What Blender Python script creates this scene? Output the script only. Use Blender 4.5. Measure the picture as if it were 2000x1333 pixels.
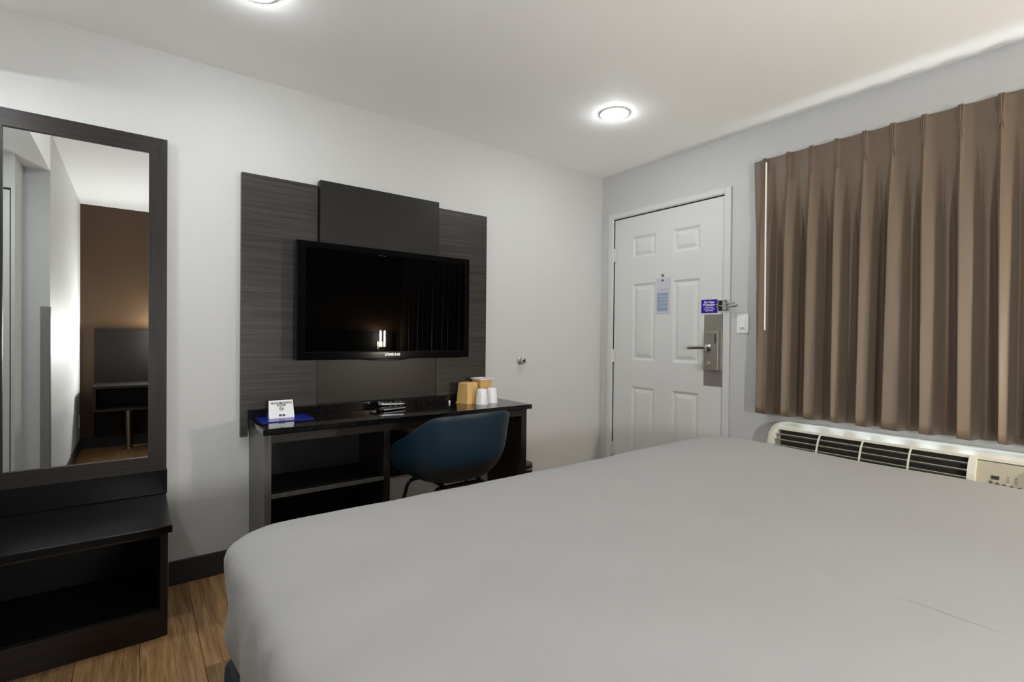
import bpy, bmesh, math, random
from mathutils import Vector, Matrix, noise
random.seed(7)
for o in list(bpy.data.objects):
    bpy.data.objects.remove(o, do_unlink=True)
SC = bpy.context.scene
COL = SC.collection
PI = math.pi

# ------------------------------------------------------------------ camera
# fitted from the room's own edges: 17.6 mm, level within half a degree
CAMZ = 1.151
yaw, pit, rol = math.radians(52.935), math.radians(-0.511), math.radians(0.569)
F0 = Vector((math.cos(yaw), math.sin(yaw), 0)); R0 = Vector((math.sin(yaw), -math.cos(yaw), 0)); U0 = Vector((0, 0, 1))
F1 = F0*math.cos(pit) + U0*math.sin(pit); U1 = -F0*math.sin(pit) + U0*math.cos(pit)
R2 = R0*math.cos(rol) + U1*math.sin(rol); U2 = -R0*math.sin(rol) + U1*math.cos(rol)
cam = bpy.data.objects.new('camera', bpy.data.cameras.new('camera'))
cam.data.sensor_width = 36.0
cam.data.lens = 978.36*36/2000
cam.data.clip_start = 0.02
m3 = Matrix((R2, U2, -F1)).transposed()
cam.matrix_world = Matrix.Translation((0, 0, CAMZ)) @ m3.to_4x4()
COL.objects.link(cam)
SC.camera = cam

# ------------------------------------------------------------------ daylight outside, exposure
W = bpy.data.worlds.new('world'); SC.world = W; W.use_nodes = True
bgn = W.node_tree.nodes['Background']
bgn.inputs['Color'].default_value = (0.75, 0.88, 1.0, 1)
bgn.inputs['Strength'].default_value = 3.2
SC.view_settings.view_transform = 'Standard'
SC.view_settings.look = 'None'
SC.view_settings.gamma = 1.0
SC.view_settings.use_curve_mapping = False
SC.view_settings.exposure = 1.13
CAN_POWER = 80.0
LAMP_POWER = 465.0

# ------------------------------------------------------------------ room numbers (metres; camera stands at x=0,y=0)
XR = 2.957      # door / window wall
YF = 2.747      # television wall
YB = -1.02      # headboard wall
XL = -0.42      # short wall left of the camera
XE = -1.60      # far end of the side passage
HC = 2.41       # ceiling
HA = 2.16       # lower ceiling of the passage
YA = 1.18       # where the passage opens

# ------------------------------------------------------------------ material helpers
def lin(c):
    return tuple((v/12.92 if v <= 0.04045 else ((v+0.055)/1.055)**2.4) for v in c)
def rgb(r, g, b):
    return lin((r/255, g/255, b/255)) + (1.0,)
MATS = {}
def mat(name, col=None, rough=0.5, metal=0.0, spec=0.5, emit=None, strength=0.0):
    m = bpy.data.materials.new(name); m.use_nodes = True
    b = m.node_tree.nodes['Principled BSDF']
    if col: b.inputs['Base Color'].default_value = col
    b.inputs['Roughness'].default_value = rough
    b.inputs['Metallic'].default_value = metal
    b.inputs['Specular IOR Level'].default_value = spec
    if emit:
        b.inputs['Emission Color'].default_value = emit
        b.inputs['Emission Strength'].default_value = strength
    MATS[name] = m
    return m
def nd(m, t, **kw):
    n = m.node_tree.nodes.new(t)
    for k, v in kw.items():
        setattr(n, k, v)
    return n
def lk(m, a, b):
    m.node_tree.links.new(a, b)
def bsdf(m):
    return m.node_tree.nodes['Principled BSDF']
def coords(m, scale=(1, 1, 1), kind='Object'):
    tc = nd(m, 'ShaderNodeTexCoord'); mp = nd(m, 'ShaderNodeMapping')
    mp.inputs['Scale'].default_value = scale
    lk(m, tc.outputs[kind], mp.inputs['Vector'])
    return mp.outputs['Vector']
def noise_tex(m, vec, scale, detail=4, rough=0.5, dist=0.0):
    n = nd(m, 'ShaderNodeTexNoise')
    n.inputs['Scale'].default_value = scale; n.inputs['Detail'].default_value = detail
    n.inputs['Roughness'].default_value = rough; n.inputs['Distortion'].default_value = dist
    lk(m, vec, n.inputs['Vector'])
    return n.outputs['Fac']
def ramp(m, fac, stops):
    r = nd(m, 'ShaderNodeValToRGB'); e = r.color_ramp.elements
    e[0].position, e[0].color = stops[0]; e[1].position, e[1].color = stops[-1]
    for p, c in stops[1:-1]:
        q = e.new(p); q.color = c
    lk(m, fac, r.inputs['Fac'])
    return r.outputs['Color']
def bump(m, fac, strength, dist=0.01):
    b = nd(m, 'ShaderNodeBump'); b.inputs['Strength'].default_value = strength; b.inputs['Distance'].default_value = dist
    lk(m, fac, b.inputs['Height']); lk(m, b.outputs['Normal'], bsdf(m).inputs['Normal'])

def paint(name, c, rough, amt, scale=170):
    m = mat(name, c, rough, spec=0.4)
    v = coords(m)
    n = noise_tex(m, v, scale, 3, 0.55)
    bump(m, n, amt, 0.004)
    return m
paint('wall_paint', rgb(200, 200, 199), 0.5, 0.6)
paint('ceiling_paint', rgb(250, 250, 249), 0.75, 0.12)
paint('brown_paint', rgb(76, 54, 32), 0.5, 0.3)
paint('door_paint', rgb(216, 216, 214), 0.42, 0.03, 60)
mat('trim_white', rgb(211, 211, 209), 0.4)
mat('black_base', rgb(44, 43, 46), 0.4)

m = mat('plank_wood', rough=0.42, spec=0.4)
v = coords(m, (26, 1.6, 26)); oi = nd(m, 'ShaderNodeObjectInfo')
ad = nd(m, 'ShaderNodeVectorMath', operation='MULTIPLY_ADD')
cb = nd(m, 'ShaderNodeCombineXYZ'); lk(m, oi.outputs['Random'], cb.inputs[0]); lk(m, oi.outputs['Random'], cb.inputs[1])
lk(m, cb.outputs[0], ad.inputs[0]); ad.inputs[1].default_value = (37, 53, 0); lk(m, v, ad.inputs[2])
f1 = noise_tex(m, ad.outputs[0], 2.2, 9, 0.72, 0.6)
c1 = ramp(m, f1, [(0.25, rgb(86, 60, 36)), (0.42, rgb(132, 98, 62)), (0.58, rgb(168, 130, 88)), (0.78, rgb(196, 158, 114))])
hs = nd(m, 'ShaderNodeHueSaturation'); mr = nd(m, 'ShaderNodeMapRange')
mr.inputs['To Min'].default_value = 0.60; mr.inputs['To Max'].default_value = 0.92
lk(m, oi.outputs['Random'], mr.inputs['Value']); lk(m, mr.outputs[0], hs.inputs['Value']); lk(m, c1, hs.inputs['Color'])
lk(m, hs.outputs['Color'], bsdf(m).inputs['Base Color']); bump(m, f1, 0.25, 0.002)

def laminate(name, dark, light, scale, rough=0.4, fine=1.0):
    m = mat(name, rough=rough, spec=0.28)
    f = noise_tex(m, coords(m, scale), 1.0*fine, 6, 0.65, 0.25)
    lk(m, ramp(m, f, [(0.3, dark), (0.7, light)]), bsdf(m).inputs['Base Color'])
    bump(m, f, 0.08, 0.001)
    return m
laminate('grain_panel', rgb(32, 30, 28), rgb(68, 64, 61), (2.0, 2.0, 110), 0.38)
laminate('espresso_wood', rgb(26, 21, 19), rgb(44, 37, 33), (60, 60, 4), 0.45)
laminate('espresso_wood_x', rgb(26, 21, 19), rgb(44, 37, 33), (4, 60, 60), 0.45)
laminate('desk_side_lit', rgb(76, 74, 72), rgb(104, 102, 100), (60, 60, 4), 0.32)  # lighter copy of the dark wood, with the light on it put into colour
mat('slab_black', rgb(28, 27, 27), 0.42, spec=0.3)
mat('lower_panel', rgb(36, 29, 25), 0.36, spec=0.3)
m = mat('granite', rough=0.07, spec=0.5)
v = coords(m); vo = nd(m, 'ShaderNodeTexVoronoi'); vo.inputs['Scale'].default_value = 120; lk(m, v, vo.inputs['Vector'])
f = noise_tex(m, v, 60, 3)
mx = nd(m, 'ShaderNodeMath', operation='MULTIPLY_ADD'); lk(m, f, mx.inputs[0]); mx.inputs[1].default_value = -0.35; lk(m, vo.outputs['Distance'], mx.inputs[2])
lk(m, ramp(m, mx.outputs[0], [(0.0, rgb(60, 58, 57)), (0.02, rgb(20, 19, 20)), (0.5, rgb(13, 13, 14))]), bsdf(m).inputs['Base Color'])
mat('cabinet_shade', rgb(15, 13, 12), 0.5, spec=0.25)  # near-black colour stands in for shade inside the open desk and bench
m = mat('granite_satin', rgb(15, 15, 16), 0.26, spec=0.25)
v = coords(m); vo = nd(m, 'ShaderNodeTexVoronoi'); vo.inputs['Scale'].default_value = 60; lk(m, v, vo.inputs['Vector'])
lk(m, ramp(m, vo.outputs['Distance'], [(0.0, rgb(92, 90, 88)), (0.07, rgb(16, 16, 17)), (0.5, rgb(14, 14, 15))]), bsdf(m).inputs['Base Color'])
mat('tv_plastic', rgb(8, 8, 9), 0.10, spec=0.16)
mat('tv_screen', rgb(3, 3, 3), 0.012, spec=0.11)
mat('silver_text', rgb(200, 200, 204), 0.3, 0.2)
mat('mirror_glass', rgb(232, 234, 232), 0.0, 1.0)
m = mat('brushed_steel', rgb(176, 171, 162), 0.40, 0.8)
f = noise_tex(m, coords(m, (40, 40, 3)), 6, 4); bump(m, f, 0.08, 0.001)
mat('chrome', rgb(200, 200, 198), 0.15, 1.0)
mat('dark_hole', rgb(12, 11, 10), 0.6)
mat('switch_white', rgb(240, 240, 238), 0.35)
mat('teal_shell', rgb(15, 38, 52), 0.40, spec=0.4)
mat('black_steel', rgb(18, 18, 19), 0.3, 0.4)
mat('card_white', rgb(236, 236, 236), 0.5)
mat('ink_black', rgb(34, 32, 34), 0.6)
mat('ink_purple', rgb(58, 40, 96), 0.6)
mat('folder_blue', rgb(22, 42, 142), 0.22)
mat('sign_purple', rgb(46, 8, 150), 0.4)
mat('sign_ink', rgb(232, 226, 250), 0.5)
mat('hang_card', rgb(196, 198, 206), 0.45)
mat('hang_blue', rgb(146, 160, 180), 0.45)
mat('hang_line', rgb(178, 190, 204), 0.45)
mat('tan_bucket', rgb(216, 176, 112), 0.4)
m = mat('cup_wrap', rgb(240, 240, 242), 0.25)
bump(m, noise_tex(m, coords(m), 90, 3), 0.5, 0.004)
mat('remote_black', rgb(14, 14, 15), 0.25)
mat('remote_silver', rgb(190, 190, 196), 0.3, 0.6)
mat('remote_red', rgb(150, 30, 40), 0.4)
mat('ac_plastic', rgb(214, 210, 196), 0.4)
mat('ac_panel', rgb(172, 165, 146), 0.4)
mat('ac_slat', rgb(176, 172, 156), 0.4)
mat('ac_dark', rgb(34, 32, 26), 0.6)
mat('ac_button', rgb(84, 78, 64), 0.5)
mat('base_cloth', rgb(22, 22, 25), 0.8)
m = mat('sheet', rgb(164, 163, 162), 0.75, spec=0.2)
v = coords(m); a = noise_tex(m, v, 6, 4, 0.55, 0.4); bump(m, a, 0.12, 0.02)
m = mat('curtain_cloth', rough=0.5, spec=0.35)
v = coords(m, (1, 60, 300)); f = noise_tex(m, v, 5, 3)
lk(m, ramp(m, f, [(0.3, rgb(102, 87, 72)), (0.7, rgb(120, 103, 86))]), bsdf(m).inputs['Base Color'])
bsdf(m).inputs['Sheen Weight'].default_value = 0.15
mat('wand_white', rgb(238, 238, 232), 0.3)
m = mat('window_glass'); nt = m.node_tree
tr = nd(m, 'ShaderNodeBsdfTransparent'); gl = nd(m, 'ShaderNodeBsdfGlossy'); gl.inputs['Roughness'].default_value = 0.02
ms = nd(m, 'ShaderNodeMixShader'); ms.inputs[0].default_value = 0.07
lk(m, tr.outputs[0], ms.inputs[1]); lk(m, gl.outputs[0], ms.inputs[2]); lk(m, ms.outputs[0], nt.nodes['Material Output'].inputs['Surface'])
mat('can_lens', rgb(255, 255, 255), 0.5, emit=(0.93, 0.98, 1.0, 1), strength=CAN_POWER)
mat('passage_fill_lens', rgb(255, 255, 255), 0.5, emit=(0.93, 0.98, 1.0, 1), strength=CAN_POWER*1.25)  # glow of the added passage light
mat('can_trim', rgb(245, 245, 243), 0.4)
mat('lamp_tube_warm', rgb(255, 250, 240), 0.4, emit=(1.0, 0.91, 0.77, 1), strength=LAMP_POWER)
mat('lamp_tube_neutral', rgb(255, 250, 240), 0.4, emit=(0.97, 1.0, 1.0, 1), strength=LAMP_POWER*1.1)
mat('nightstand_wood', rgb(34, 29, 26), 0.45, spec=0.25)
mat('headboard_board', rgb(30, 26, 23), 0.5, spec=0.2)
mat('leg_steel', rgb(176, 160, 140), 0.3, 1.0)
mat('guard_grey', rgb(128, 128, 126), 0.5)

# ------------------------------------------------------------------ geometry helpers
class MB:
    def __init__(s):
        s.bm = bmesh.new()
    def box(s, x0, x1, y0, y1, z0, z1, bev=0.0, seg=2):
        g = bmesh.ops.create_cube(s.bm, size=1)
        vs = g['verts']
        for v in vs:
            v.co = Vector((x0 + (v.co.x+.5)*(x1-x0), y0 + (v.co.y+.5)*(y1-y0), z0 + (v.co.z+.5)*(z1-z0)))
        if bev > 0:
            es = list({e for v in vs for e in v.link_edges})
            bmesh.ops.bevel(s.bm, geom=es, offset=bev, segments=seg, affect='EDGES', profile=0.6)
        return s
    def poly(s, pts, depth_vec):
        a = [s.bm.verts.new(p) for p in pts]; d = Vector(depth_vec)
        b = [s.bm.verts.new(Vector(p)+d) for p in pts]
        n = len(pts)
        s.bm.faces.new(a); s.bm.faces.new(b[::-1])
        for i in range(n):
            s.bm.faces.new((a[i], b[i], b[(i+1) % n], a[(i+1) % n]))
        return s
    def rings(s, rings, close=True, caps=(True, True)):
        vr = [[s.bm.verts.new(p) for p in r] for r in rings]
        n = len(rings[0])
        for i in range(len(vr)-1):
            for j in range(n if close else n-1):
                k = (j+1) % n
                s.bm.faces.new((vr[i][j], vr[i][k], vr[i+1][k], vr[i+1][j]))
        if caps[0]: s.bm.faces.new(vr[0][::-1])
        if caps[1]: s.bm.faces.new(vr[-1])
        return s
    def lathe(s, prof, c, axis=(0, 0, 1), n=28, caps=(True, True)):
        ax = Vector(axis).normalized()
        a = ax.orthogonal().normalized(); b = ax.cross(a)
        c = Vector(c)
        return s.rings([[c + ax*h + (a*math.cos(2*PI*i/n) + b*math.sin(2*PI*i/n))*r for i in range(n)] for r, h in prof], caps=caps)
    def tube(s, pts, r, n=10):
        pts = [Vector(p) for p in pts]; out = []
        ref = None
        for i, p in enumerate(pts):
            t = (pts[min(i+1, len(pts)-1)] - pts[max(i-1, 0)]).normalized()
            if ref is None: ref = t.orthogonal().normalized()
            ref = (ref - t*ref.dot(t)).normalized()
            b = t.cross(ref)
            out.append([p + (ref*math.cos(2*PI*k/n) + b*math.sin(2*PI*k/n))*r for k in range(n)])
        return s.rings(out)
    def build(s, name, m, parent=None, smooth=False, ang=35):
        bmesh.ops.recalc_face_normals(s.bm, faces=s.bm.faces)
        me = bpy.data.meshes.new(name); s.bm.to_mesh(me); s.bm.free()
        return link(name, me, m, parent, smooth, ang)
def link(name, me, m, parent=None, smooth=False, ang=35):
    if m is not None:
        me.materials.clear(); me.materials.append(MATS[m])
    if smooth:
        me.polygons.foreach_set('use_smooth', [True]*len(me.polygons))
        try: me.set_sharp_from_angle(angle=math.radians(ang))
        except Exception: pass
    o = bpy.data.objects.new(name, me); COL.objects.link(o)
    if parent is not None:
        o.parent = parent
        o.matrix_parent_inverse = Matrix.Translation(-parent.location) if parent.rotation_euler.z == 0 else parent_matrix(parent).inverted()
    return o
def parent_matrix(p):
    return Matrix.Translation(p.location) @ Matrix.Rotation(p.rotation_euler.z, 4, 'Z')
def thing(name, label, cat, loc, group=None):
    o = bpy.data.objects.new(name, None); o.empty_display_size = 0.05
    o.location = loc; COL.objects.link(o)
    return tag(o, label, cat, group)
def tag(o, label, cat, group=None):
    o['label'] = label; o['category'] = cat
    if group: o['group'] = group
    return o
def struct(o, label=None):
    o['kind'] = 'structure'
    if label: o['label'] = label
    return o
def bx(name, m, parent, x0, x1, y0, y1, z0, z1, bev=0.002, seg=2):
    return MB().box(x0, x1, y0, y1, z0, z1, bev, seg).build(name, m, parent)
def text_mesh(name, txt, size, m, parent, mat4, depth=0.0004, align='CENTER', weight=0.0):
    c = bpy.data.curves.new(name, 'FONT'); c.body = txt; c.size = size; c.align_x = align; c.align_y = 'CENTER'
    c.extrude = depth; c.offset = weight; c.resolution_u = 3
    t = bpy.data.objects.new(name, c); COL.objects.link(t)
    bpy.context.view_layer.update()
    me = bpy.data.meshes.new_from_object(t.evaluated_get(bpy.context.evaluated_depsgraph_get()))
    bpy.data.objects.remove(t, do_unlink=True)
    me.transform(mat4); me.name = name
    return link(name, me, m, parent)
def frame_mat(origin, xdir, ydir):
    x = Vector(xdir).normalized(); y = Vector(ydir).normalized(); z = x.cross(y)
    mm = Matrix((x, y, z)).transposed().to_4x4(); mm.translation = Vector(origin)
    return mm

# ================================================================== STRUCTURE
fl = MB().box(XE-.12, XR+.12, YB-.12, YF+.12, -0.12, -0.006).build('floor', 'dark_hole'); struct(fl)
PW, PL = 0.18, 1.22
col = 0; x = XE
while x < XR - 0.001:
    x1 = min(x+PW, XR); y = YB - (col*0.43 % PL)
    while y < YF - 0.001:
        a, b = max(y, YB), min(y+PL, YF)
        if b - a > 0.02:
            bx('plank', 'plank_wood', fl, x+.0006, x1-.0006, a+.0006, b-.0006, -0.008, 0.0, 0.0012, 1)
        y += PL
    x += PW; col += 1
struct(MB().box(XL-.15, XR+.12, YB-.12, YF+.12, HC, HC+.12).build('ceiling', 'ceiling_paint'))
struct(MB().box(XE-.12, XL, YA, YF+.12, HA, HC-.0005).build('ceiling_passage', 'ceiling_paint'))
struct(MB().box(XE-.12, XR+.12, YF, YF+.12, -.006, HC).build('wall_front', 'wall_paint'))
struct(MB().box(XL-.12, XR+.12, YB-.12, YB, -.006, HC).build('wall_back', 'brown_paint'))
wl = MB()
wl.box(-.54, XL, YB, YA, -.006, HC)                # wall beside the camera
wl.box(-.556, -.54, YA-.3, 1.47, -.006, HA)         # jog
struct(wl.build('wall_left', 'wall_paint'))
wp = MB()
wp.box(-1.36, -.556, 1.35, 1.47, 1.965, HA); wp.box(XE, -1.36, 1.35, 1.47, -.006, HA)
struct(wp.build('wall_passage', 'wall_paint'))
struct(MB().box(XE-.12, XE, 1.35, YF, -.006, HA).build('wall_end', 'wall_paint'))
d2 = MB().box(-1.352, -.564, 1.40, 1.445, .008, 1.957, .002).build('door_2', 'door_paint'); struct(d2, 'plain white door in the side passage')
bx('gap_shade_board', 'dark_hole', d2, -1.36, -.556, 1.352, 1.395, 0, 1.965, 0)  # dark board behind the leaf, colouring in the shade of the gap
# door / window wall with two openings
DY0, DY1, DT = 1.712, 2.619, 2.056
WY0, WY1, WZ0, WZ1 = -0.42, 1.32, 0.755, 2.02
T = 0.14
w = MB()
w.box(XR, XR+T, DY1, YF, -.006, HC); w.box(XR, XR+T, DY0, DY1, DT, HC); w.box(XR, XR+T, WY1, DY0, -.006, HC)
w.box(XR, XR+T, WY0, WY1, -.006, WZ0); w.box(XR, XR+T, WY0, WY1, WZ1, HC); w.box(XR, XR+T, YB, WY0, -.006, HC)
struct(w.build('wall_right', 'wall_paint'))
# window
wn = MB()
for a, b, c, d in ((WY0, WY1, WZ0, WZ0+.05), (WY0, WY1, WZ1-.05, WZ1), (WY0, WY0+.05, WZ0, WZ1), (WY1-.05, WY1, WZ0, WZ1), (.425, .475, WZ0, WZ1)):
    wn.box(XR+.05, XR+.10, a, b, c, d, .003)
win = wn.build('window_1', 'trim_white'); struct(win)
for a, b in ((WY0+.05, .425), (.475, WY1-.05)):
    bx('pane', 'window_glass', win, XR+.072, XR+.078, a, b, WZ0+.05, WZ1-.05, 0)
bx('window_sill', 'trim_white', win, XR-.006, XR+.05, WY0-.02, WY1+.02, WZ0-.012, WZ0, .003)
# baseboards
def base(name, x0, x1, y0, y1):
    struct(bx(name, 'black_base', None, x0, x1, y0, y1, 0.0, .11, .004))
base('baseboard_front', .13, XR, YF-.012, YF)
base('baseboard_right', XR-.012, XR, YB, DY0-.05)
base('baseboard_back', XL, XR-.012, YB, YB+.012)
base('baseboard_left', XL, XL+.012, YB+.012, YA)
# door casing
cs = MB()
cs.box(XR-.014, XR, DY0-.047, DY0-.004, 0, DT+.042, .004); cs.box(XR-.014, XR, DY1+.004, DY1+.047, 0, DT+.042, .004)
cs.box(XR-.014, XR, DY0-.004, DY1+.004, DT+.004, DT+.042, .004)
struct(cs.build('trim_1', 'trim_white'))
jb = MB()
jb.box(XR-.006, XR+T, DY0-.006, DY0, 0, DT+.004); jb.box(XR-.006, XR+T, DY1, DY1+.006, 0, DT+.004); jb.box(XR-.006, XR+T, DY0, DY1, DT, DT+.006)
jb.box(XR+.055, XR+T, DY0, DY0+.04, 0, DT); jb.box(XR+.055, XR+T, DY1-.04, DY1, 0, DT); jb.box(XR+.055, XR+T, DY0, DY1, DT-.04, DT); jb.box(XR+.055, XR+T, DY0, DY1, 0, .03)
struct(jb.build('trim_2', 'trim_white'))
# corner guard on the wall end beside the passage
struct(MB().box(XL-.045, XL+.002, YA, YA+.003, 0, 1.31).box(XL, XL+.003, YA-.045, YA+.003, 0, 1.31).build('trim_3', 'guard_grey'), 'grey corner guard')

# ---- the door
GAP = .004
XD = XR + .006                                   # room face of the leaf
y0, y1, z0, z1 = DY0+GAP, DY1-GAP, .012, DT-.006
cols = [(1.885, 2.090), (2.235, 2.440)]
rows = [(.20, .79), (.985, 1.55), (1.74, 1.90)]
lf = MB()
ys = [y0, cols[0][0], cols[0][1], cols[1][0], cols[1][1], y1]
lf.box(XD+.010, XD+.045, y0, y1, z0, z1)
for i in (0, 2, 4): lf.box(XD, XD+.012, ys[i], ys[i+1], z0, z1)
for (a, b) in cols:
    zz = [z0, rows[0][0], rows[0][1], rows[1][0], rows[1][1], rows[2][0], rows[2][1], z1]
    for i in (0, 2, 4, 6): lf.box(XD, XD+.012, a, b, zz[i], zz[i+1])
door = lf.build('door_1', 'door_paint'); struct(door, 'white six-panel entrance door')
for a, b in cols:
    for c, d in rows:
        def rect(i, dx): return [(XD+dx, a+i, c+i), (XD+dx, b-i, c+i), (XD+dx, b-i, d-i), (XD+dx, a+i, d-i)]
        MB().rings([rect(0, 0.0), rect(.006, .003), rect(.016, .009), rect(.022, .009), rect(.044, .002), rect(.05, .0015)], caps=(False, True)).build('panel', 'door_paint', door)
for hz in (1.784, 1.011, .295):
    h = MB()
    for k in range(5): h.lathe([(.0065, 0), (.0065, .0185)], (XR-.004, DY1+.001, hz-.05+k*.02), n=12)
    h.box(XR-.002, XR+.004, DY1-.02, DY1+.02, hz-.05, hz+.05, .001)
    h.build('hinge', 'trim_white', door, True)
ph = MB().lathe([(.011, 0), (.011, -.004), (.007, -.006), (.006, -.003)], (XD, 2.172, 1.591), (1, 0, 0), 18).build('peephole', 'brushed_steel', door, True)
MB().lathe([(.0055, 0), (.0055, -.0035)], (XD-.001, 2.172, 1.591), (1, 0, 0), 14).build('lens', 'dark_hole', ph)
# lock set: tall plate, body, lever, thumb turn
pl = bx('lock_plate', 'brushed_steel', door, XD-.003, XD, y0+.001, 1.848, .846, 1.306, .001)
MB().box(XD-.03, XD-.003, 1.733, 1.835, .945, 1.196, .006, 3).build('lock_body', 'brushed_steel', pl)
MB().box(XD-.036, XD-.03, 1.735, 1.770, .95, 1.192, .003, 2).build('card_slot', 'brushed_steel', pl)
MB().box(XD-.038, XD-.0355, 1.746, 1.752, 1.12, 1.18, .0008).build('indicator', 'dark_hole', pl)
lv = MB(); lv.lathe([(.024, 0), (.024, -.006), (.012, -.01), (.011, -.045)], (XD-.03, 1.800, 1.093), (1, 0, 0), 20)
lv.tube([(XD-.07, 1.792, 1.093), (XD-.072, 1.815, 1.093), (XD-.072, 1.86, 1.092), (XD-.070, 1.92, 1.089)], .0118, 12)
lv.build('lever', 'chrome', pl, True)
tt = MB(); tt.lathe([(.016, 0), (.016, -.005), (.010, -.008)], (XD-.03, 1.80, .990), (1, 0, 0), 18); tt.box(XD-.05, XD-.036, 1.796, 1.804, .972, 1.012, .002)
tt.build('thumb_turn', 'brushed_steel', pl, True)

# swing-bar door guard
dg = thing('door_guard', 'chrome swing-bar door guard at the edge of the white door', 'door guard', (XR-.012, 1.70, 1.358))
g = MB(); g.box(XD-.004, XD, 1.722, 1.752, 1.326, 1.394, .002); g.build('door_plate', 'chrome', dg)
for dz in (-.022, .022): MB().lathe([(.0062, 0), (.005, -.003)], (XD-.004, 1.742, 1.358+dz), (1, 0, 0), 12).build('screw', 'dark_hole', dg)
g = MB(); g.lathe([(.005, 0), (.005, -.03), (.0095, -.033), (.0105, -.042), (.006, -.05)], (XD-.004, 1.738, 1.358), (1, 0, 0), 14); g.build('ball_stud', 'chrome', dg, True)
g = MB(); g.box(XR-.019, XR-.014, 1.668, 1.706, 1.326, 1.394, .002); g.lathe([(.008, 0), (.008, .056)], (XR-.026, 1.690, 1.330), n=12); g.build('frame_plate', 'chrome', dg, True)
zc = 1.358
g = MB(); g.tube([(XR-.03, 1.69, zc+.011), (XR-.042, 1.66, zc+.011), (XR-.046, 1.61, zc+.010), (XR-.046, 1.600, zc+.006), (XR-.046, 1.598, zc), (XR-.046, 1.600, zc-.006), (XR-.046, 1.61, zc-.010), (XR-.042, 1.66, zc-.011), (XR-.03, 1.69, zc-.011)], .0045, 10)
g.build('swing_bar', 'chrome', dg, True)

# ================================================================== THE BED
bed = thing('bed', 'king-size bed covered by a plain white sheet over a black base', 'bed', (1.21, .2, 0))
bx('bed_base', 'base_cloth', bed, .168, 2.225, YB+.11, 1.338, .03, .395, .035, 4)
def rrect(x0, x1, ya, yb, r, n=26):
    out = []
    for cx, cy, a0 in ((x1-r, yb-r, 0), (x0+r, yb-r, PI/2), (x0+r, ya+r, PI), (x1-r, ya+r, 1.5*PI)):
        for i in range(n): 
            a = a0 + PI/2*i/(n-1); out.append((cx+r*math.cos(a), cy+r*math.sin(a)))
    # resample evenly
    L = [0]; P = out + [out[0]]
    for i in range(len(out)): L.append(L[-1] + math.hypot(P[i+1][0]-P[i][0], P[i+1][1]-P[i][1]))
    N = 960; res = []; j = 0
    for k in range(N):
        t = L[-1]*k/N
        while L[j+1] < t: j += 1
        u = (t-L[j])/max(1e-9, L[j+1]-L[j]); res.append((P[j][0]+(P[j+1][0]-P[j][0])*u, P[j][1]+(P[j+1][1]-P[j][1])*u))
    return res
BX0, BX1, BY0, BY1, BT = .160, 2.235, YB+.10, 1.350, .706
prof = [(.9, 0), (.8, 0), (.7, 0), (.62, 0), (.55, 0), (.48, 0), (.42, 0), (.36, 0), (.31, 0), (.26, 0), (.22, -.0005), (.19, -.001), (.14, -.002), (.10, -.004), (.07, -.007), (.05, -.011), (.034, -.0165), (.022, -.023), (.012, -.032), (.005, -.044), (.001, -.06), (0, -.08), (0, -.11), (.001, -.14), (.003, -.17), (.006, -.2), (.010, -.23), (.016, -.26), (.024, -.29), (.03, -.305)]
FOLDS = [(1.27, -.30, .018, .005), (1.20, -.34, .016, -.006), (1.13, -.38, .020, .006), (1.02, -.42, .016, -.006), (.93, -.45, .018, .007), (.80, -.42, .02, -.006)]
CREASES = [(.16, .93, .70, 1.14, .035, .0035), (.16, .70, .66, .86, .04, .0035)]
rg = []
for ins, dz in prof:
    r = max(.02, .105 - ins*.4)
    ring = []
    for px, py in rrect(BX0+ins, BX1-ins, BY0+ins, BY1-ins, r):
        s = min(1, max(0, (-dz-.012)/.06))
        n1 = noise.noise(Vector((px*7, py*7, dz*1.2))); n2 = noise.noise(Vector((px*19+3, py*19, dz*2.0+5)))
        cx, cy = (BX0+BX1)/2, (BY0+BY1)/2
        d = Vector((px-cx, (py-cy)*.9, 0)).normalized()
        corner = max(0, 1 - math.hypot(px-BX0, py-BY1)/.55)
        n3 = noise.noise(Vector((px*11+dz*9, py*11+dz*9, 2.2)))
        off = s*(n1*.009 + n2*.005*(0.5+1.0*corner) + n3*.010*(.4+corner))
        zz = BT + dz + .004*noise.noise(Vector((px*2.2, py*2.2, 1.7))) + .0025*noise.noise(Vector((px*6+py*5, py*2-px*2, 4.2)))*(1-s)
        # pulled folds on the side next to the camera, soft creases on top, a hump at the far corner
        if px < BX0 + .12 and py < BY1 - .01:
            for y_, sl, wd, am in FOLDS:
                t_ = py - y_ - sl*dz
                off += s*am*math.exp(-(t_/wd)**2)
        for ax_, ay_, bx_, by_, wd, am in CREASES:
            L2 = (bx_-ax_)**2 + (by_-ay_)**2; q = ((px-ax_)*(bx_-ax_) + (py-ay_)*(by_-ay_))/L2
            if 0 < q < 1:
                dd = abs((px-ax_)*(by_-ay_) - (py-ay_)*(bx_-ax_))/math.sqrt(L2)
                zz -= (1-s)*am*math.exp(-(dd/wd)**2)*math.sin(PI*q)**.6
        zz += .012*math.exp(-(((px-1.98)/.34)**2 + ((py-1.16)/.26)**2))
        ring.append((px+d.x*off, py+d.y*off, zz))
    rg.append(ring)
MB().rings(rg, caps=(True, False)).build('sheet', 'sheet', bed, True, 80)

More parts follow.
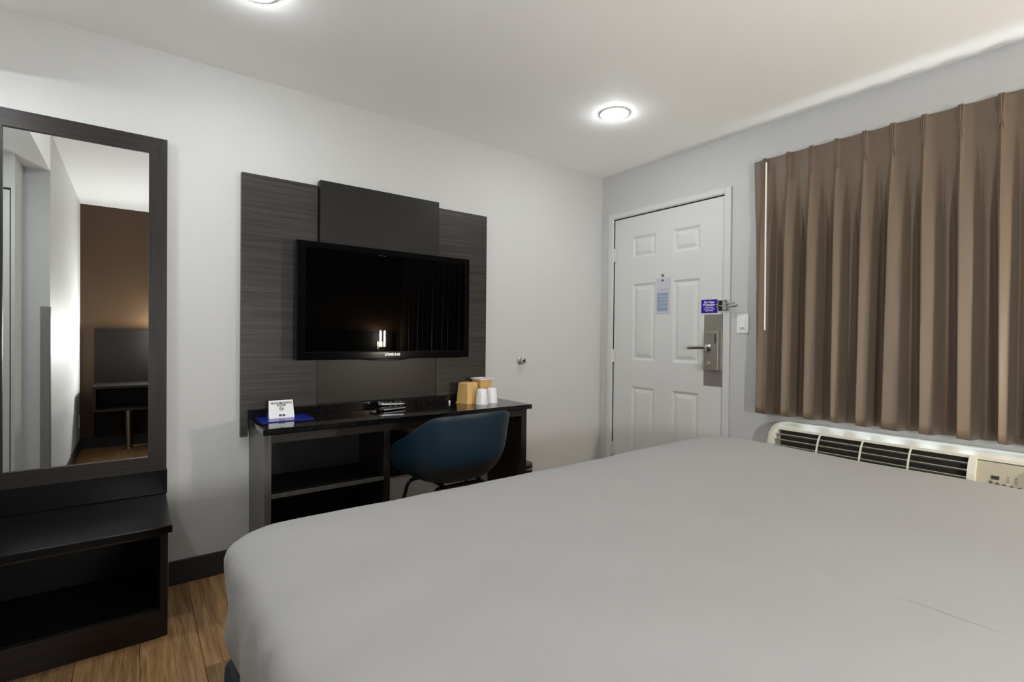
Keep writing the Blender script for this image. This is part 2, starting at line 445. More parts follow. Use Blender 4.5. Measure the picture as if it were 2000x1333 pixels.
# headboard, nightstands and lamps on the brown wall
hb = thing('headboard', 'long low dark wooden headboard panel on the brown wall', 'headboard', (1.21, YB, .11))
for k in range(3):
    a = -.31 + k*1.0134; bx('board', 'headboard_board', hb, a, a+1.011, YB+.001, YB+.04, .12, 1.19, .003)
def nightstand(xa, xb, lab, legx):
    t = thing('nightstand', lab, 'nightstand', ((xa+xb)/2, -.78, 0), 'open nightstands beside the bed')
    yb, yf = YB+.041, -.55
    for n, a in (('top_panel', (xa, xb, yb, yf, .625, .65)), ('bottom_panel', (xa, xb, yb, yf, .41, .43)), ('side_panel', (xa, xa+.024, yb, yf, .43, .625)), ('side_panel', (xb-.024, xb, yb, yf, .43, .625)), ('back_panel', (xa+.024, xb-.024, yb, yb+.012, .43, .625))):
        bx(n, 'nightstand_wood', t, *a, .0015)
    MB().lathe([(.045, 0), (.045, .012), (.03, .016), (.03, .41)], (legx, -.80, 0), n=24).build('leg', 'leg_steel', t, True)
nightstand(-.302, .138, 'dark nightstand with steel leg, reflected in the tall wall mirror', -.035)
nightstand(2.285, 2.725, 'dark nightstand on the window side of the bed', 2.50)
def wall_lamp(x, lab, tube):
    t = thing('wall_lamp', lab, 'lamp', (x, YB+.04, 1.02), 'twin-tube lamps at the headboard')
    bx('back_plate', 'brushed_steel', t, x-.05, x+.05, YB+.041, YB+.056, .95, 1.07, .004)
    MB().tube([(x, YB+.056, .985), (x, -.90, .985), (x, -.90, .985)], .012).build('arm', 'brushed_steel', t, True)
    MB().lathe([(.036, 0), (.036, .03), (.03, .035)], (x, -.90, .972), n=20).build('socket', 'brushed_steel', t, True)
    for s in (-1, 1):
        MB().lathe([(.005, 0), (.009, .004), (.009, .196), (.005, .204)], (x+s*.027, -.90, 1.006), n=14).build('tube', tube, t, True)
wall_lamp(2.555, 'twin-tube lamp by the window side of the bed, reflected in the television', 'lamp_tube_warm')
wall_lamp(.42, 'twin-tube lamp by the mirror side of the bed', 'lamp_tube_neutral')
op = thing('wall_outlet', 'small white outlet plate low on the wall, seen in the mirror', 'outlet', (XL, -.90, .29))
bx('cover_plate', 'switch_white', op, XL, XL+.006, -.94, -.865, .23, .35, .002)
for dz in (.265, .315): bx('socket', 'card_white', op, XL+.006, XL+.008, -.92, -.885, dz-.015, dz+.015, .002)

# ================================================================== TALL MIRROR AND BENCH
YM = 2.724
mi = thing('wall_mirror', 'tall wall mirror in a wide dark wooden frame above the bench', 'mirror', (-.17, YF, .54))
ox0, ox1, oz0, oz1 = -.470, .118, .540, 2.010
ix0, ix1, iz0, iz1 = -.404, .052, .604, 1.942
def framebar(pts, m): MB().poly([(p[0], YM-.012, p[1]) for p in pts], (0, YF-YM+.011, 0)).build('frame_bar', m, mi)
framebar([(ox0, oz1), (ox1, oz1), (ix1, iz1), (ix0, iz1)], 'espresso_wood_x')
framebar([(ox0, oz0), (ix0, iz0), (ix1, iz0), (ox1, oz0)], 'espresso_wood_x')
framebar([(ox0, oz0), (ox0, oz1), (ix0, iz1), (ix0, iz0)], 'espresso_wood')
framebar([(ox1, oz0), (ix1, iz0), (ix1, iz1), (ox1, oz1)], 'espresso_wood')
bx('glass', 'mirror_glass', mi, ix0-.004, ix1+.004, YM, YM+.006, iz0-.004, iz1+.004, 0)

be = thing('luggage_bench', 'low dark open luggage bench with black stone top under the mirror', 'bench', (-.18, 2.5, 0))
bz = .434
bx('stone_top', 'granite_satin', be, -.52, .118, 2.25, YF-.001, bz-.028, bz, .004)
bx('backsplash', 'granite_satin', be, -.52, .122, YM-.01, YF-.001, bz, .542, .003)
bx('side_panel', 'espresso_wood', be, .082, .106, 2.30, YF-.013, 0, bz-.028, .0015)
bx('side_panel', 'espresso_wood', be, -.51, -.486, 2.30, YF-.013, 0, bz-.028, .0015)
bx('top_rail', 'espresso_wood_x', be, -.486, .082, 2.296, 2.32, .384, bz-.028, .0015)
bx('base_panel', 'espresso_wood_x', be, -.486, .082, 2.296, 2.32, 0, .107, .0015)
bx('bottom_shelf', 'cabinet_shade', be, -.486, .082, 2.32, YF-.013, .085, .107, .0015)  # bench interior coloured dark in place of its shade
bx('back_panel', 'cabinet_shade', be, -.486, .082, YF-.03, YF-.013, .107, bz-.028, .0015)

# ================================================================== TELEVISION WALL
fp = thing('media_panel', 'dark wood-grain wall panel with raised black centre behind the television', 'wall panel', (1.12, YF, .65))
MB().poly([(.413, YF-.030, .65), (.4445, YF-.030, .65), (.4445, YF-.030, .7835), (.768, YF-.030, .7835), (.768, YF-.030, 1.932), (.413, YF-.030, 1.932)], (0, .029, 0)).build('side_board', 'grain_panel', fp)
bx('side_board', 'grain_panel', fp, 1.474, 1.838, YF-.030, YF-.001, .7835, 1.932, .0015)
bx('centre_board', 'slab_black', fp, .774, 1.472, YF-.055, YF-.001, 1.12, 1.958, .002)
bx('lower_board', 'lower_panel', fp, .771, 1.472, YF-.028, YF-.001, .7835, 1.118, .0015)

YT = 2.617
tv = thing('television', 'large black flat-screen television mounted on the dark panel', 'television', (1.146, YF, 1.02))
tx0, tx1, tz0, tz1 = .644, 1.647, 1.021, 1.622
hx0, hx1, hz0, hz1 = .684, 1.616, 1.064, 1.586
def rc(a, b, c, d, yy): return [(a, yy, c), (b, yy, c), (b, yy, d), (a, yy, d)]
t = MB()
t.rings([rc(tx0, tx1, tz0, tz1, YT+.035), rc(tx0, tx1, tz0, tz1, YT+.006), rc(tx0+.004, tx1-.004, tz0+.004, tz1-.004, YT), rc(hx0-.004, hx1+.004, hz0-.004, hz1+.004, YT), rc(hx0, hx1, hz0, hz1, YT+.004), rc(hx0, hx1, hz0, hz1, YT+.008)], caps=(True, False))
t.build('bezel', 'tv_plastic', tv)
bx('screen', 'tv_screen', tv, hx0-.001, hx1+.001, YT+.005, YT+.03, hz0-.001, hz1+.001, 0)
bx('rear_housing', 'tv_plastic', tv, .75, 1.54, YT+.034, YT+.065, 1.07, 1.56, .012)
bx('wall_mount', 'black_steel', tv, .95, 1.34, YT+.064, YF-.056, 1.19, 1.46, .004)
t = MB(); t.poly([(1.03+.02*0, YT-.001, tz0+.001), (1.26, YT-.001, tz0+.001), (1.20, YT-.001, tz0-.010), (1.09, YT-.001, tz0-.010)], (0, .02, 0)); t.build('lower_lip', 'tv_plastic', tv)
text_mesh('maker_lettering', 'SAMSUNG', .0195, 'silver_text', tv, frame_mat((1.147, YT-.0006, 1.0445), (1, 0, 0), (0, 0, 1)), .0003, weight=.0006)

# ---- desk
DZ = .739; YD = 2.36
dk = thing('desk', 'long dark desk with glossy black stone top below the television', 'desk', (1.19, 2.55, 0))
bx('stone_top', 'granite', dk, .446, 1.943, YD, YF-.001, DZ-.028, DZ, .005, 3)
bx('backsplash', 'granite', dk, .446, 1.838, YF-.050, YF-.001, DZ, .783, .002)
yb = YF-.013
bx('side_panel', 'desk_side_lit', dk, .454, .482, 2.375, yb, 0, DZ-.028, .0015)  # lit outer side, made lighter by its colour
bx('side_panel', 'espresso_wood', dk, 1.872, 1.912, 2.375, yb, 0, DZ-.028, .0015)
bx('divider', 'espresso_wood', dk, 1.000, 1.032, 2.375, yb, 0, DZ-.028, .0015)
bx('top_rail', 'espresso_wood_x', dk, .482, 1.872, 2.372, 2.392, .672, DZ-.028, .0015)
bx('shelf', 'cabinet_shade', dk, .482, 1.000, 2.3805, yb, .427, .446, .0005)  # desk interior coloured dark in place of its shade
bx('shelf_edge_lit', 'desk_side_lit', dk, .482, 1.000, 2.376, 2.3803, .427, .446, .0006)  # added strip: light on the shelf front put into a lighter colour
bx('bottom_shelf', 'cabinet_shade', dk, .482, 1.000, 2.377, yb, .10, .12, .0015)
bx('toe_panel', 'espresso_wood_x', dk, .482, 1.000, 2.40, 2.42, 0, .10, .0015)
bx('back_panel', 'cabinet_shade', dk, .482, 1.000, yb-.016, yb, .12, DZ-.028, .0015)
bx('modesty_panel', 'cabinet_shade', dk, 1.032, 1.872, yb-.018, yb, .333, DZ-.028, .0015)

# ---- chair
CX, CY = 1.225, 2.115
ch = thing('desk_chair', 'dark teal moulded bucket chair tucked under the desk', 'chair', (CX, CY, 0))
SZ = .478
def rim(th):
    # th: 0 = front (towards the desk), pi = back
    a = abs(math.atan2(math.sin(th), math.cos(th)))/PI      # 0 front .. 1 back
    pts = [(0, .490), (.16, .500), (.28, .55), (.40, .635), (.50, .675), (.60, .712), (.70, .770), (.76, .796), (.82, .803), (1, .806)]
    xs = [p[0] for p in pts]; y_ = [p[1] for p in pts]; n = len(pts)
    tg = [0]*n
    for i in range(1, n-1): tg[i] = (y_[i+1]-y_[i-1])/(xs[i+1]-xs[i-1])
    for i in range(n-1):
        if a <= xs[i+1] + 1e-9:
            hh = xs[i+1]-xs[i]; u = (a-xs[i])/hh
            return (2*u**3-3*u*u+1)*y_[i] + (u**3-2*u*u+u)*hh*tg[i] + (-2*u**3+3*u*u)*y_[i+1] + (u**3-u*u)*hh*tg[i+1]
    return y_[-1]
def plan(th):
    c, s = math.cos(th), math.sin(th); e = 2.9
    ax, ay = .265, .245
    k = (abs(s/ax)**e + abs(c/ay)**e)**(-1/e)
    return k
def shell_pt(s, th, off=0):
    R = plan(th); zr = rim(th)
    f = math.sin(min(1, s*1.25)*PI/2)**.9*.86 + .14*s**2.2
    if s < .3: zz = SZ + .004*(s/.3)
    else:
        u = (s-.3)/.7; zz = SZ+.004 + (zr-SZ-.004)*(u**1.5)
    rr = R*f
    return Vector((CX + math.sin(th)*rr, CY + math.cos(th)*rr, zz))
NT, NS = 96, 26
t = MB(); rg = []
for i in range(NS+1):
    s = .02 + .98*i/NS
    rg.append([shell_pt(s, 2*PI*j/NT) for j in range(NT)])
t.rings(rg, caps=(True, False))
me = bpy.data.meshes.new('shell'); bmesh.ops.recalc_face_normals(t.bm, faces=t.bm.faces); t.bm.to_mesh(me); t.bm.free()
sh = link('shell', me, 'teal_shell', ch, True, 60)
so = sh.modifiers.new('thick', 'SOLIDIFY'); so.thickness = .009; so.offset = 0
bv = sh.modifiers.new('edge', 'BEVEL'); bv.width = .003; bv.segments = 2; bv.limit_method = 'ANGLE'
def arch(name, ya, yl, hw, fw):
    zt = SZ-.024; rr = .045
    pts = [(CX-fw, yl, .004)]
    for k in range(7):
        a = PI - PI/2*k/6; pts.append((CX-hw+rr+rr*math.cos(a), ya+(yl-ya)*(.10*(1-k/6)), zt-rr+rr*math.sin(a)))
    for k in range(7):
        a = PI/2 - PI/2*k/6; pts.append((CX+hw-rr+rr*math.cos(a), ya+(yl-ya)*(.10*k/6), zt-rr+rr*math.sin(a)))
    pts.append((CX+fw, yl, .004))
    MB().tube(pts, .009, 12).build(name, 'black_steel', ch, True, 80)
arch('leg_frame', CY-.10, CY-.20, .15, .215); arch('leg_frame', CY+.11, CY+.21, .17, .225)
for sx in (-.10, .10): bx('seat_bracket', 'black_steel', ch, CX+sx-.01, CX+sx+.01, CY-.11, CY+.12, SZ-.014, SZ-.003, .002)

# ---- things on the desk
fo = thing('folder', 'royal blue folder lying flat at the end of the desk', 'folder', (.585, 2.58, DZ))
bx('cover', 'folder_blue', fo, .470, .705, 2.525, 2.692, DZ+.0005, DZ+.004, .0008)
bx('inner_pages', 'card_white', fo, .474, .701, 2.5285, 2.689, DZ+.0001, DZ+.0006, 0)
tc = thing('tent_card', 'white no-smoking tent card standing on the blue folder', 'card', (.577, 2.63, DZ+.004))
cxa, cxb, cyf, cz0, cz1 = .519, .634, 2.612, DZ+.0045, DZ+.089
t = MB(); t.poly([(cxa, cyf, cz0), (cxb, cyf, cz0), (cxb-.004, cyf+.022, cz1), (cxa+.001, cyf+.022, cz1)], (0, .0012, .0002)); t.build('front_leaf', 'card_white', tc)
t = MB(); t.poly([(cxa+.003, cyf+.052, cz0), (cxb-.003, cyf+.052, cz0), (cxb-.006, cyf+.024, cz1-.001), (cxa+.003, cyf+.024, cz1-.001)], (0, .0012, .0002)); t.build('rear_leaf', 'card_white', tc)
up = Vector((0, .022, cz1-cz0)).normalized()
def card_at(u, w): return Vector((cxa+(cxb-cxa)*u, cyf, cz0)) + up*(w*(cz1-cz0)) + Vector((0, -.0004, 0))
def card_text(s, size, u, w): text_mesh('lettering', s, size, 'ink_black', tc, frame_mat(card_at(u, w), (1, 0, 0), up), .0002, weight=.0004)
card_text('NON-SMOKING', .0132, .5, .87); card_text('ROOM', .0132, .5, .745)
t = MB(); o = card_at(.5, .545); rr = .0098
t.rings([[o + Vector((math.cos(2*PI*i/24)*r, -.0001, 0)) + up*(math.sin(2*PI*i/24)*r) for i in range(24)] for r in (rr, rr-.0022)], caps=(False, False))
t.poly([o+Vector((-.0075, -.0003, 0))+up*.006, o+Vector((-.006, -.0003, 0))+up*.0075, o+Vector((.0075, -.0003, 0))-up*.006, o+Vector((.006, -.0003, 0))-up*.0075], (0, -.0002, 0))
t.poly([o+Vector((-.007, -.0002, 0))-up*.001, o+Vector((.007, -.0002, 0))-up*.001, o+Vector((.007, -.0002, 0))+up*.0012, o+Vector((-.007, -.0002, 0))+up*.0012], (0, -.0002, 0))
t.build('no_smoking_symbol', 'ink_black', tc)
for u in (.44, .575):
    o = card_at(u, .16); a = .006
    MB().poly([o+Vector((-a, 0, 0))-up*a*.8, o+Vector((a, 0, 0))-up*a*.8, o+Vector((a, 0, 0))+up*a*.8, o+Vector((-a, 0, 0))+up*a*.8], (0, -.0003, 0)).build('emblem', 'ink_purple', tc)

def remote(x, y, ang, L, z, lab, stripe):
    t = thing('remote_control', lab, 'remote', (x, y, z))
    def tf(o):
        o.data.transform(Matrix.Translation((x, y, z)) @ Matrix.Rotation(math.radians(ang), 4, 'Z'))
    b = MB().box(-L/2, L/2, -.022, .022, 0, .018, .006, 3).build('body', 'remote_black', t, True); tf(b)
    s = MB().box(-L*.36, L*.46, -.0225, -.0205, .006, .012, .0005).build('side_strip', stripe, t); tf(s)
    for i in range(5):
        for j in range(3):
            k = MB().box(-.004, .004, -.003, .003, .018, .0195, .001, 1).build('button', 'remote_silver' if (i+j) % 4 == 0 else 'ac_button', t)
            k.data.transform(Matrix.Translation((-L*.34+i*L*.17, -.012+j*.012, 0))); tf(k)
remote(1.135, 2.600, 10, .17, DZ+.0003, 'lower of two black remote controls lying crossed on the desk', 'remote_silver')
remote(1.150, 2.640, -14, .15, DZ+.0206, 'upper of two black remote controls lying crossed on the desk', 'remote_silver')

def bucket(x, y, rot, hb, ht, hgt, lab, name, m, flip, wall=.004):
    t = thing(name, lab, 'bucket', (x, y, DZ))
    cs, sn = math.cos(rot), math.sin(rot)
    def sq(h, z, r=.012):
        out = []
        for cx, cy, a0 in ((h-r, h-r, 0), (-h+r, h-r, PI/2), (-h+r, -h+r, PI), (h-r, -h+r, 1.5*PI)):
            for i in range(5):
                a = a0+PI/2*i/4; px, py = cx+r*math.cos(a), cy+r*math.sin(a); out.append((x+px*cs-py*sn, y+px*sn+py*cs, DZ+z))
        return out
    e = .0006
    if flip:
        b = MB().rings([sq(hb+.003, e), sq(hb+.003, .006), sq(hb, .0065), sq(ht+.002, hgt-.006), sq(ht-.004, hgt)]).build('body', m, t, True)
        MB().rings([sq(hb+.0036, .0002), sq(hb+.0036, .006)]).build('rim', m, t, True)
    else:
        MB().rings([sq(hb-.003, e), sq(hb, .005), sq(ht, hgt), sq(ht-wall, hgt), sq(hb-wall, .008)]).build('body', m, t, True)
        MB().rings([sq(ht+.008, hgt-.004), sq(ht+.009, hgt+.003), sq(ht-.006, hgt+.004), sq(ht-.008, hgt-.03)], caps=(False, False)).build('liner', 'cup_wrap', t, True)
    return t
bucket(1.645, 2.625, .26, .052, .043, .128, 'tan plastic ice bucket turned upside down on the desk', 'ice_bucket', 'tan_bucket', True)
bucket(1.757, 2.638, .10, .034, .048, .146, 'tan bucket with white liner standing behind the wrapped cups', 'ice_bucket', 'tan_bucket', False)
def cup(x, y, lab):
    t = thing('wrapped_cup', lab, 'cup', (x, y, DZ), 'wrapped cups on the desk')
    n = 40; rings = []
    for r, z in ((.037, .0005), (.0375, .004), (.036, .020), (.034, .05), (.031, .078), (.029, .088), (.024, .0925)):
        rings.append([(x+math.cos(2*PI*i/n)*(r+.0016*noise.noise(Vector((i*.7, z*40, x*9)))), y+math.sin(2*PI*i/n)*(r+.0016*noise.noise(Vector((i*.7, z*40, y*9)))), DZ+z) for i in range(n)])
    MB().rings(rings).build('cup_body', 'cup_wrap', t, True, 60)
    MB().lathe([(.039, .0003), (.039, .004)], (x, y, DZ), n=32).build('cup_rim', 'cup_wrap', t, True)
cup(1.690, 2.536, 'white plastic-wrapped cup standing upside down nearest the tan bucket')
cup(1.774, 2.554, 'white plastic-wrapped cup standing upside down nearest the desk end')
t = MB().lathe([(.006, .0), (.006, .012), (.003, .016)], (1.545, 2.675, DZ+.0003), n=14).build('bottle_cap', 'switch_white', None, True)
tag(t, 'tiny white cap standing against the desk backsplash', 'cap')

# ---- wall stop, bin
ds = thing('wall_bumper', 'small round steel door bumper on the wall right of the panel', 'door stop', (2.148, YF, .983))
MB().lathe([(.026, 0), (.026, -.006), (.019, -.012), (.018, -.03), (.021, -.034), (.021, -.04), (.016, -.044)], (2.148, YF, .983), (0, 1, 0), 24).build('body', 'brushed_steel', ds, True)
MB().lathe([(.009, 0), (.008, -.003)], (2.148, YF-.044, .983), (0, 1, 0), 16).build('rubber_tip', 'dark_hole', ds, True)
bn = thing('waste_bin', 'small black and chrome waste bin behind the far end of the desk', 'bin', (2.02, 2.60, 0))
MB().lathe([(.085, .001), (.088, .004), (.098, .29), (.093, .29), (.083, .008)], (2.02, 2.60, 0), n=32).build('body', 'black_steel', bn, True)
for z, r in ((.295, .101), (.262, .1005)): MB().lathe([(r-.006, -.006), (r, -.006), (r, .004), (r-.006, .004)], (2.02, 2.60, z), n=32, caps=(False, False)).build('band', 'chrome', bn, True)
MB().lathe([(.101, .300), (.098, .318), (.085, .322)], (2.02, 2.60, 0), n=32).build('lid', 'black_steel', bn, True)

# ================================================================== ON THE DOOR WALL
sg = thing('notice_sign', 'small purple notice with white lettering on the door above the lock', 'sign', (XD-.001, 1.815, 1.358))
bx('board', 'sign_purple', sg, XD-.002, XD, 1.757, 1.871, 1.315, 1.402, .0006)
def sign_text(s, size, yy, zz, wgt=.0006): text_mesh('lettering', s, size, 'sign_ink', sg, frame_mat((XD-.0024, yy, zz), (0, -1, 0), (0, 0, 1)), .0003, weight=wgt)
sign_text('For Your', .0195, 1.814, 1.385, .0008); sign_text('Protection', .0195, 1.814, 1.368, .0008)
for zz, words in ((1.3525, (.018, .012, .020)), (1.3415, (.012, .026, .010, .018)), (1.3305, (.022, .008, .018))):
    yy = 1.814 + (sum(words) + .004*(len(words)-1))/2
    for wd in words:
        bx('text_line', 'sign_ink', sg, XD-.0027, XD-.0019, yy-wd, yy, zz-.0026, zz+.0026, 0); yy -= wd + .004

hc = thing('door_hanger', 'pale blue and grey paper hanger card on the door below the peephole', 'card', (XD-.002, 2.168, 1.44))
bx('paper', 'hang_card', hc, XD-.0022, XD-.0008, 2.110, 2.227, 1.322, 1.572, .0003)
bx('blue_block', 'hang_blue', hc, XD-.0028, XD-.0020, 2.128, 2.217, 1.340, 1.470, 0)
for z in (1.445, 1.424, 1.398, 1.372): bx('text_line', 'hang_line', hc, XD-.0032, XD-.0026, 2.134, 2.20, z-.003, z+.003, 0)
bx('emblem', 'ac_button', hc, XD-.0028, XD-.0020, 2.166, 2.182, 1.548, 1.562, 0)
t = MB(); pts = []
for k in range(30):
    u = k/29; pts.append((XD-.0028, 2.216-u*.09, 1.489+.008*math.sin(u*22)*math.exp(-u*.6)))
t.tube(pts, .0012, 6); t.build('script_mark', 'hang_blue', hc)

sw = thing('light_switch', 'white rocker light switch on the wall between door and curtain', 'switch', (XR, 1.585, 1.244))
bx('cover_plate', 'switch_white', sw, XR-.007, XR, 1.547, 1.623, 1.186, 1.302, .003)
rk = bx('rocker', 'switch_white', sw, XR-.012, XR-.005, 1.566, 1.604, 1.208, 1.280, .0025)
bx('indicator', 'ac_button', sw, XR-.0126, XR-.0115, 1.574, 1.596, 1.214, 1.219, 0)

# ---- curtain
cu = thing('curtain', 'taupe pinch-pleated curtain drawn across the window above the air conditioner', 'curtain', (XR-.1, .45, .74))
pleats = [1.414, 1.286, 1.170, 1.051, .928, .814, .697, .571, .444]
while pleats[-1] > -.86: pleats.append(pleats[-1] - .124)
XC = XR - .096
CZ0, CZ1, HEAD = .735, 2.172, .100
random.seed(11)
ph_ = [(random.uniform(-.012, .012), random.uniform(.8, 1.2), random.uniform(-.015, .015)) for _ in pleats]
# arc positions: dense samples along the curtain; each bay runs from one pleat to the next
def lerp(a, b, u): return a + (b-a)*u
def sstep(u): u = max(0, min(1, u)); return u*u*(3-2*u)
zs = [CZ1 - HEAD*k/8 for k in range(9)] + [CZ1 - HEAD - (CZ1-HEAD-CZ0)*((k/36)) for k in range(1, 37)]
NB = 46
rows = []
for z in zs:
    w_ = max(0, min(1, (CZ1-z-.06)/.50)); fold = sstep(w_)        # 0 at the heading, 1 in the free fall
    low = (CZ1-z)/(CZ1-CZ0)
    hd = 1 - sstep((CZ1-z-.085)/.05)                              # 1 inside the heading
    row = []
    # return to the wall
    ye = 1.484 - .034*low
    for k in range(5):
        u = k/5; row.append((lerp(XR-.004, XC+.018, u), ye+.004-.004*u+.003*math.sin(z*23+u*3), z))
    for k in range(10):
        u = k/10; row.append((XC+.018-.024*u+.004*math.sin(u*7+z*5)+.003*noise.noise(Vector((u*4, z*14, 3))), lerp(ye, pleats[0]+ph_[0][2]*low*1.1, u), z))
    for i in range(len(pleats)-1):
        ya, ybq = pleats[i], pleats[i+1]; wdt = ya-ybq
        sa, aa, la = ph_[i]; sb, ab, lb = ph_[i+1]
        for k in range(NB):
            u = k/NB
            # heading: three pinched fingers at the pleat, flat bay between, slightly bowed back
            near = max(math.exp(-(u/.055)**2), math.exp(-((1-u)/.055)**2))
            fing = .5+.5*math.cos(2*PI*min(u, 1-u)/.055)
            xh = -.010*near*(0.45+.55*fing) - .004 + .010*math.sin(PI*u)
            # fall: the fold stands out at the pleat, slopes off gently on the bed-head side and steeply on the door side
            ga, gb, gc = .34*aa, .34*aa+.13, .80
            if u < ga: xf = -.046 + .017*(u/ga)**1.3
            elif u < gb: xf = lerp(-.029, .034, sstep((u-ga)/(gb-ga)))
            elif u < gc: xf = .034 + .004*math.sin(PI*2*(u-gb)/(gc-gb)+la*300)
            else: xf = lerp(.034, -.046, sstep((u-gc)/(1-gc))**1.25)
            amp = .78 + .34*low
            xx = XC + lerp(xh, xf*amp, fold)
            shift = lerp(la, lb, u)*low*1.1 + .016*low*math.sin(PI*2*u)*.6
            yy = ya - wdt*u + shift
            # crumples just below the heading
            cr = math.exp(-((CZ1-z-.125)/.03)**2)*.006*noise.noise(Vector((yy*28, z*22, 2)))
            wob = .003*noise.noise(Vector((yy*9, z*3.1, 7)))*fold
            row.append((xx+cr+wob, yy, z + (-.006*low*math.sin(PI*u) if z <= CZ0+.0001 else 0)))
    rows.append(row)
t = MB(); t.rings(rows, close=False, caps=(False, False))
me = bpy.data.meshes.new('cloth'); t.bm.to_mesh(me); t.bm.free()
cl = link('cloth', me, 'curtain_cloth', cu, True, 70)
so = cl.modifiers.new('thick', 'SOLIDIFY'); so.thickness = .0016
for i, py in enumerate(pleats[:-1]):
    t = MB()
    for k in (-1, 0, 1):
        t.tube([(XC-.008-.010*(1-abs(k)*.4), py+k*.0075, CZ1+.002), (XC-.012-.010*(1-abs(k)*.4), py+k*.0065, CZ1-.05), (XC-.010, py+k*.004, CZ1-.092), (XC-.012, py+k*.007, CZ1-.125), (XC-.006, py+k*.011, CZ1-.15)], .0030, 8)
    t.build('pinch_pleat', 'curtain_cloth', cu, True, 80)
MB().tube([(XC-.032, 1.395, CZ1-.03), (XC-.034, 1.393, 1.7), (XC-.036, 1.389, 1.20)], .0045, 10).build('wand', 'wand_white', cu, True)
bx('track', 'wand_white', cu, XC+.016, XC+.032, -.93, 1.46, CZ1-.06, CZ1-.035, .002)

# ---- through-wall air conditioner
AX = XR - .215          # front
AY0, AY1 = .285, 1.345
ac = thing('air_conditioner', 'cream wall air conditioner under the curtain beside the bed', 'air conditioner', (XR-.1, .82, .25))
AT = .690
prof_ = [(XR-.001, AT), (XR-.09, AT-.002), (XR-.125, AT-.008), (XR-.15, AT-.018)]
low_ = [(AX, AT-.165), (AX-.004, AT-.20), (AX-.004, .26), (AX+.02, .24), (XR-.001, .24)]
full = prof_ + low_
cap = [(XR-.001, AT), (XR-.09, AT-.002), (XR-.125, AT-.008), (XR-.15, AT-.018), (XR-.178, AT-.045), (XR-.198, AT-.09), (AX, AT-.165)] + low_[1:]
GY0, GY1 = .515, 1.300       # grille span
PY1 = .490                   # control panel right of the grille (towards the bed head)
for nm, a, b in (('end_cap', GY1, AY1), ('middle_post', PY1, GY1-(GY1-GY0)), ('end_cap', AY0, AY0+.02)):
    sc_ = [(p[0], p[1]) for p in cap]
    if nm == 'end_cap' and b == AY1:
        t = MB(); rr = []
        for k in range(7):
            u = k/6; yy = a + (b-a)*math.sin(u*PI/2); q = (1-math.cos(u*PI/2))*.05
            cxm, czm = XR-.001, .46
            rr.append([(cxm-(cxm-p[0])*(1-q*2.2), yy, czm+(p[1]-czm)*(1-q)) for p in sc_])
        t.rings(rr); t.build(nm, 'ac_plastic', ac, True, 40)
    else:
        MB().poly([(p[0], a, p[1]) for p in sc_], (0, b-a, 0)).build(nm, 'ac_plastic', ac)
# top deck over grille and panel, lower front, dark throat
top = prof_ + [(XR-.152, AT-.030), (XR-.10, AT-.03), (XR-.001, AT-.03)]
MB().poly([(p[0], GY0-.0, p[1]) for p in top], (0, GY1-GY0, 0)).build('top_deck', 'ac_plastic', ac)
MB().poly([(p[0], AY0+.02, p[1]) for p in top], (0, PY1-AY0-.02, 0)).build('top_deck', 'ac_plastic', ac)
lowp = low_ + [(XR-.001, AT-.175), (AX+.03, AT-.170)]
MB().poly([(p[0], AY0+.02, p[1]) for p in lowp], (0, GY1-AY0-.02, 0)).build('front_panel', 'ac_plastic', ac)
bx('throat', 'ac_dark', ac, XR-.12, XR-.10, AY0+.02, GY1, AT-.18, AT-.028, 0)
gp = [(XR-.152, AT-.024), (XR-.176, AT-.048), (XR-.191, AT-.075), (XR-.201, AT-.103), (XR-.208, AT-.131), (XR-.212, AT-.158)]
for k in range(1, 6):
    p = gp[k]
    t = MB(); t.poly([(p[0], GY0, p[1]+.0018), (p[0], GY0, p[1]-.0018), (p[0]+.034, GY0, p[1]-.014), (p[0]+.034, GY0, p[1]-.0105)], (0, GY1-GY0, 0)); t.build('slat', 'ac_slat', ac)
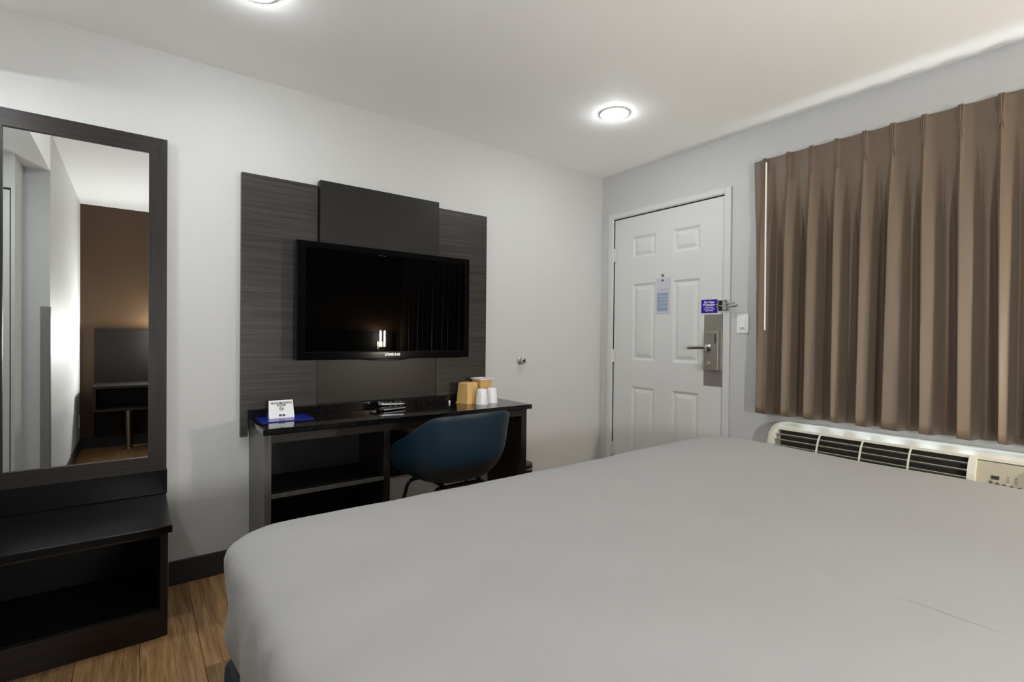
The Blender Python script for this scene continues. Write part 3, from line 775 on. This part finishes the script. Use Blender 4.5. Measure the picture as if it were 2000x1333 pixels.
for yy in (1.088, .900, .713):
    t = MB(); q = [(p[0]-.0022, p[1]) for p in gp] + [(p[0]+.006, p[1]) for p in gp[::-1]]
    t.poly([(p[0], yy-.003, p[1]) for p in q], (0, .006, 0)); t.build('grille_bar', 'ac_plastic', ac)
# control panel: a recessed sloping face
n0, n1 = Vector((XR-.150, 0, AT-.034)), Vector((AX+.012, 0, AT-.168))
cp = MB().poly([(n0.x, AY0+.02, n0.z), (n1.x, AY0+.02, n1.z), (n1.x+.05, AY0+.02, n1.z), (n0.x+.03, AY0+.02, n0.z)], (0, PY1-AY0-.02, 0)).build('control_panel', 'ac_panel', ac)
dn = (n1-n0).normalized(); nn = Vector((-dn.z, 0, dn.x)); nn = nn if nn.x < 0 else -nn
def on_panel(yy, d): return n0 + dn*d + Vector((0, yy, 0)) + nn*.0006
def patch(name, m, yy, d, hw, hh):
    o = on_panel(yy, d); e = Vector((0, 1, 0))
    MB().poly([o+e*hw+dn*hh, o-e*hw+dn*hh, o-e*hw-dn*hh, o+e*hw-dn*hh], nn*.0012).build(name, m, cp)
patch('display', 'ac_dark', .432, .062, .012, .0075)
for j, yy in enumerate((.395, .372)):
    for d in (.054, .063, .072): patch('indicator_line', 'ac_button', yy, d, .004, .0012)
for yy, d in ((.443, .082), (.424, .085), (.404, .088), (.382, .090), (.360, .092)):
    MB().lathe([(.0062, 0), (.0062, .0015), (.005, .0025)], on_panel(yy, d), nn, 14).build('button', 'ac_button', cp, True)

# ================================================================== CEILING LIGHTS
def can(x, y, lab, z=HC, lens='can_lens'):
    t = thing('downlight', lab, 'ceiling light', (x, y, z), 'recessed ceiling lights')
    MB().lathe([(.060, -.0035), (.078, -.0045), (.082, -.001), (.082, 0)], (x, y, z), n=40, caps=(False, False)).build('trim_ring', 'can_trim', t, True)
    MB().lathe([(.0605, -.0015), (.0605, -.006), (.055, -.012), (.042, -.017), (.022, -.020), (.0005, -.0205)], (x, y, z), n=40).build('lens', lens, t, True)
can(2.152, 1.916, 'round recessed ceiling light shining near the entrance door')
can(.345, 2.03, 'round recessed ceiling light above the mirror end of the room')
can(-.56, 2.18, 'added unseen ceiling light that brightens the side passage', HA, 'passage_fill_lens')  # unseen light, added to brighten the passage and the left side
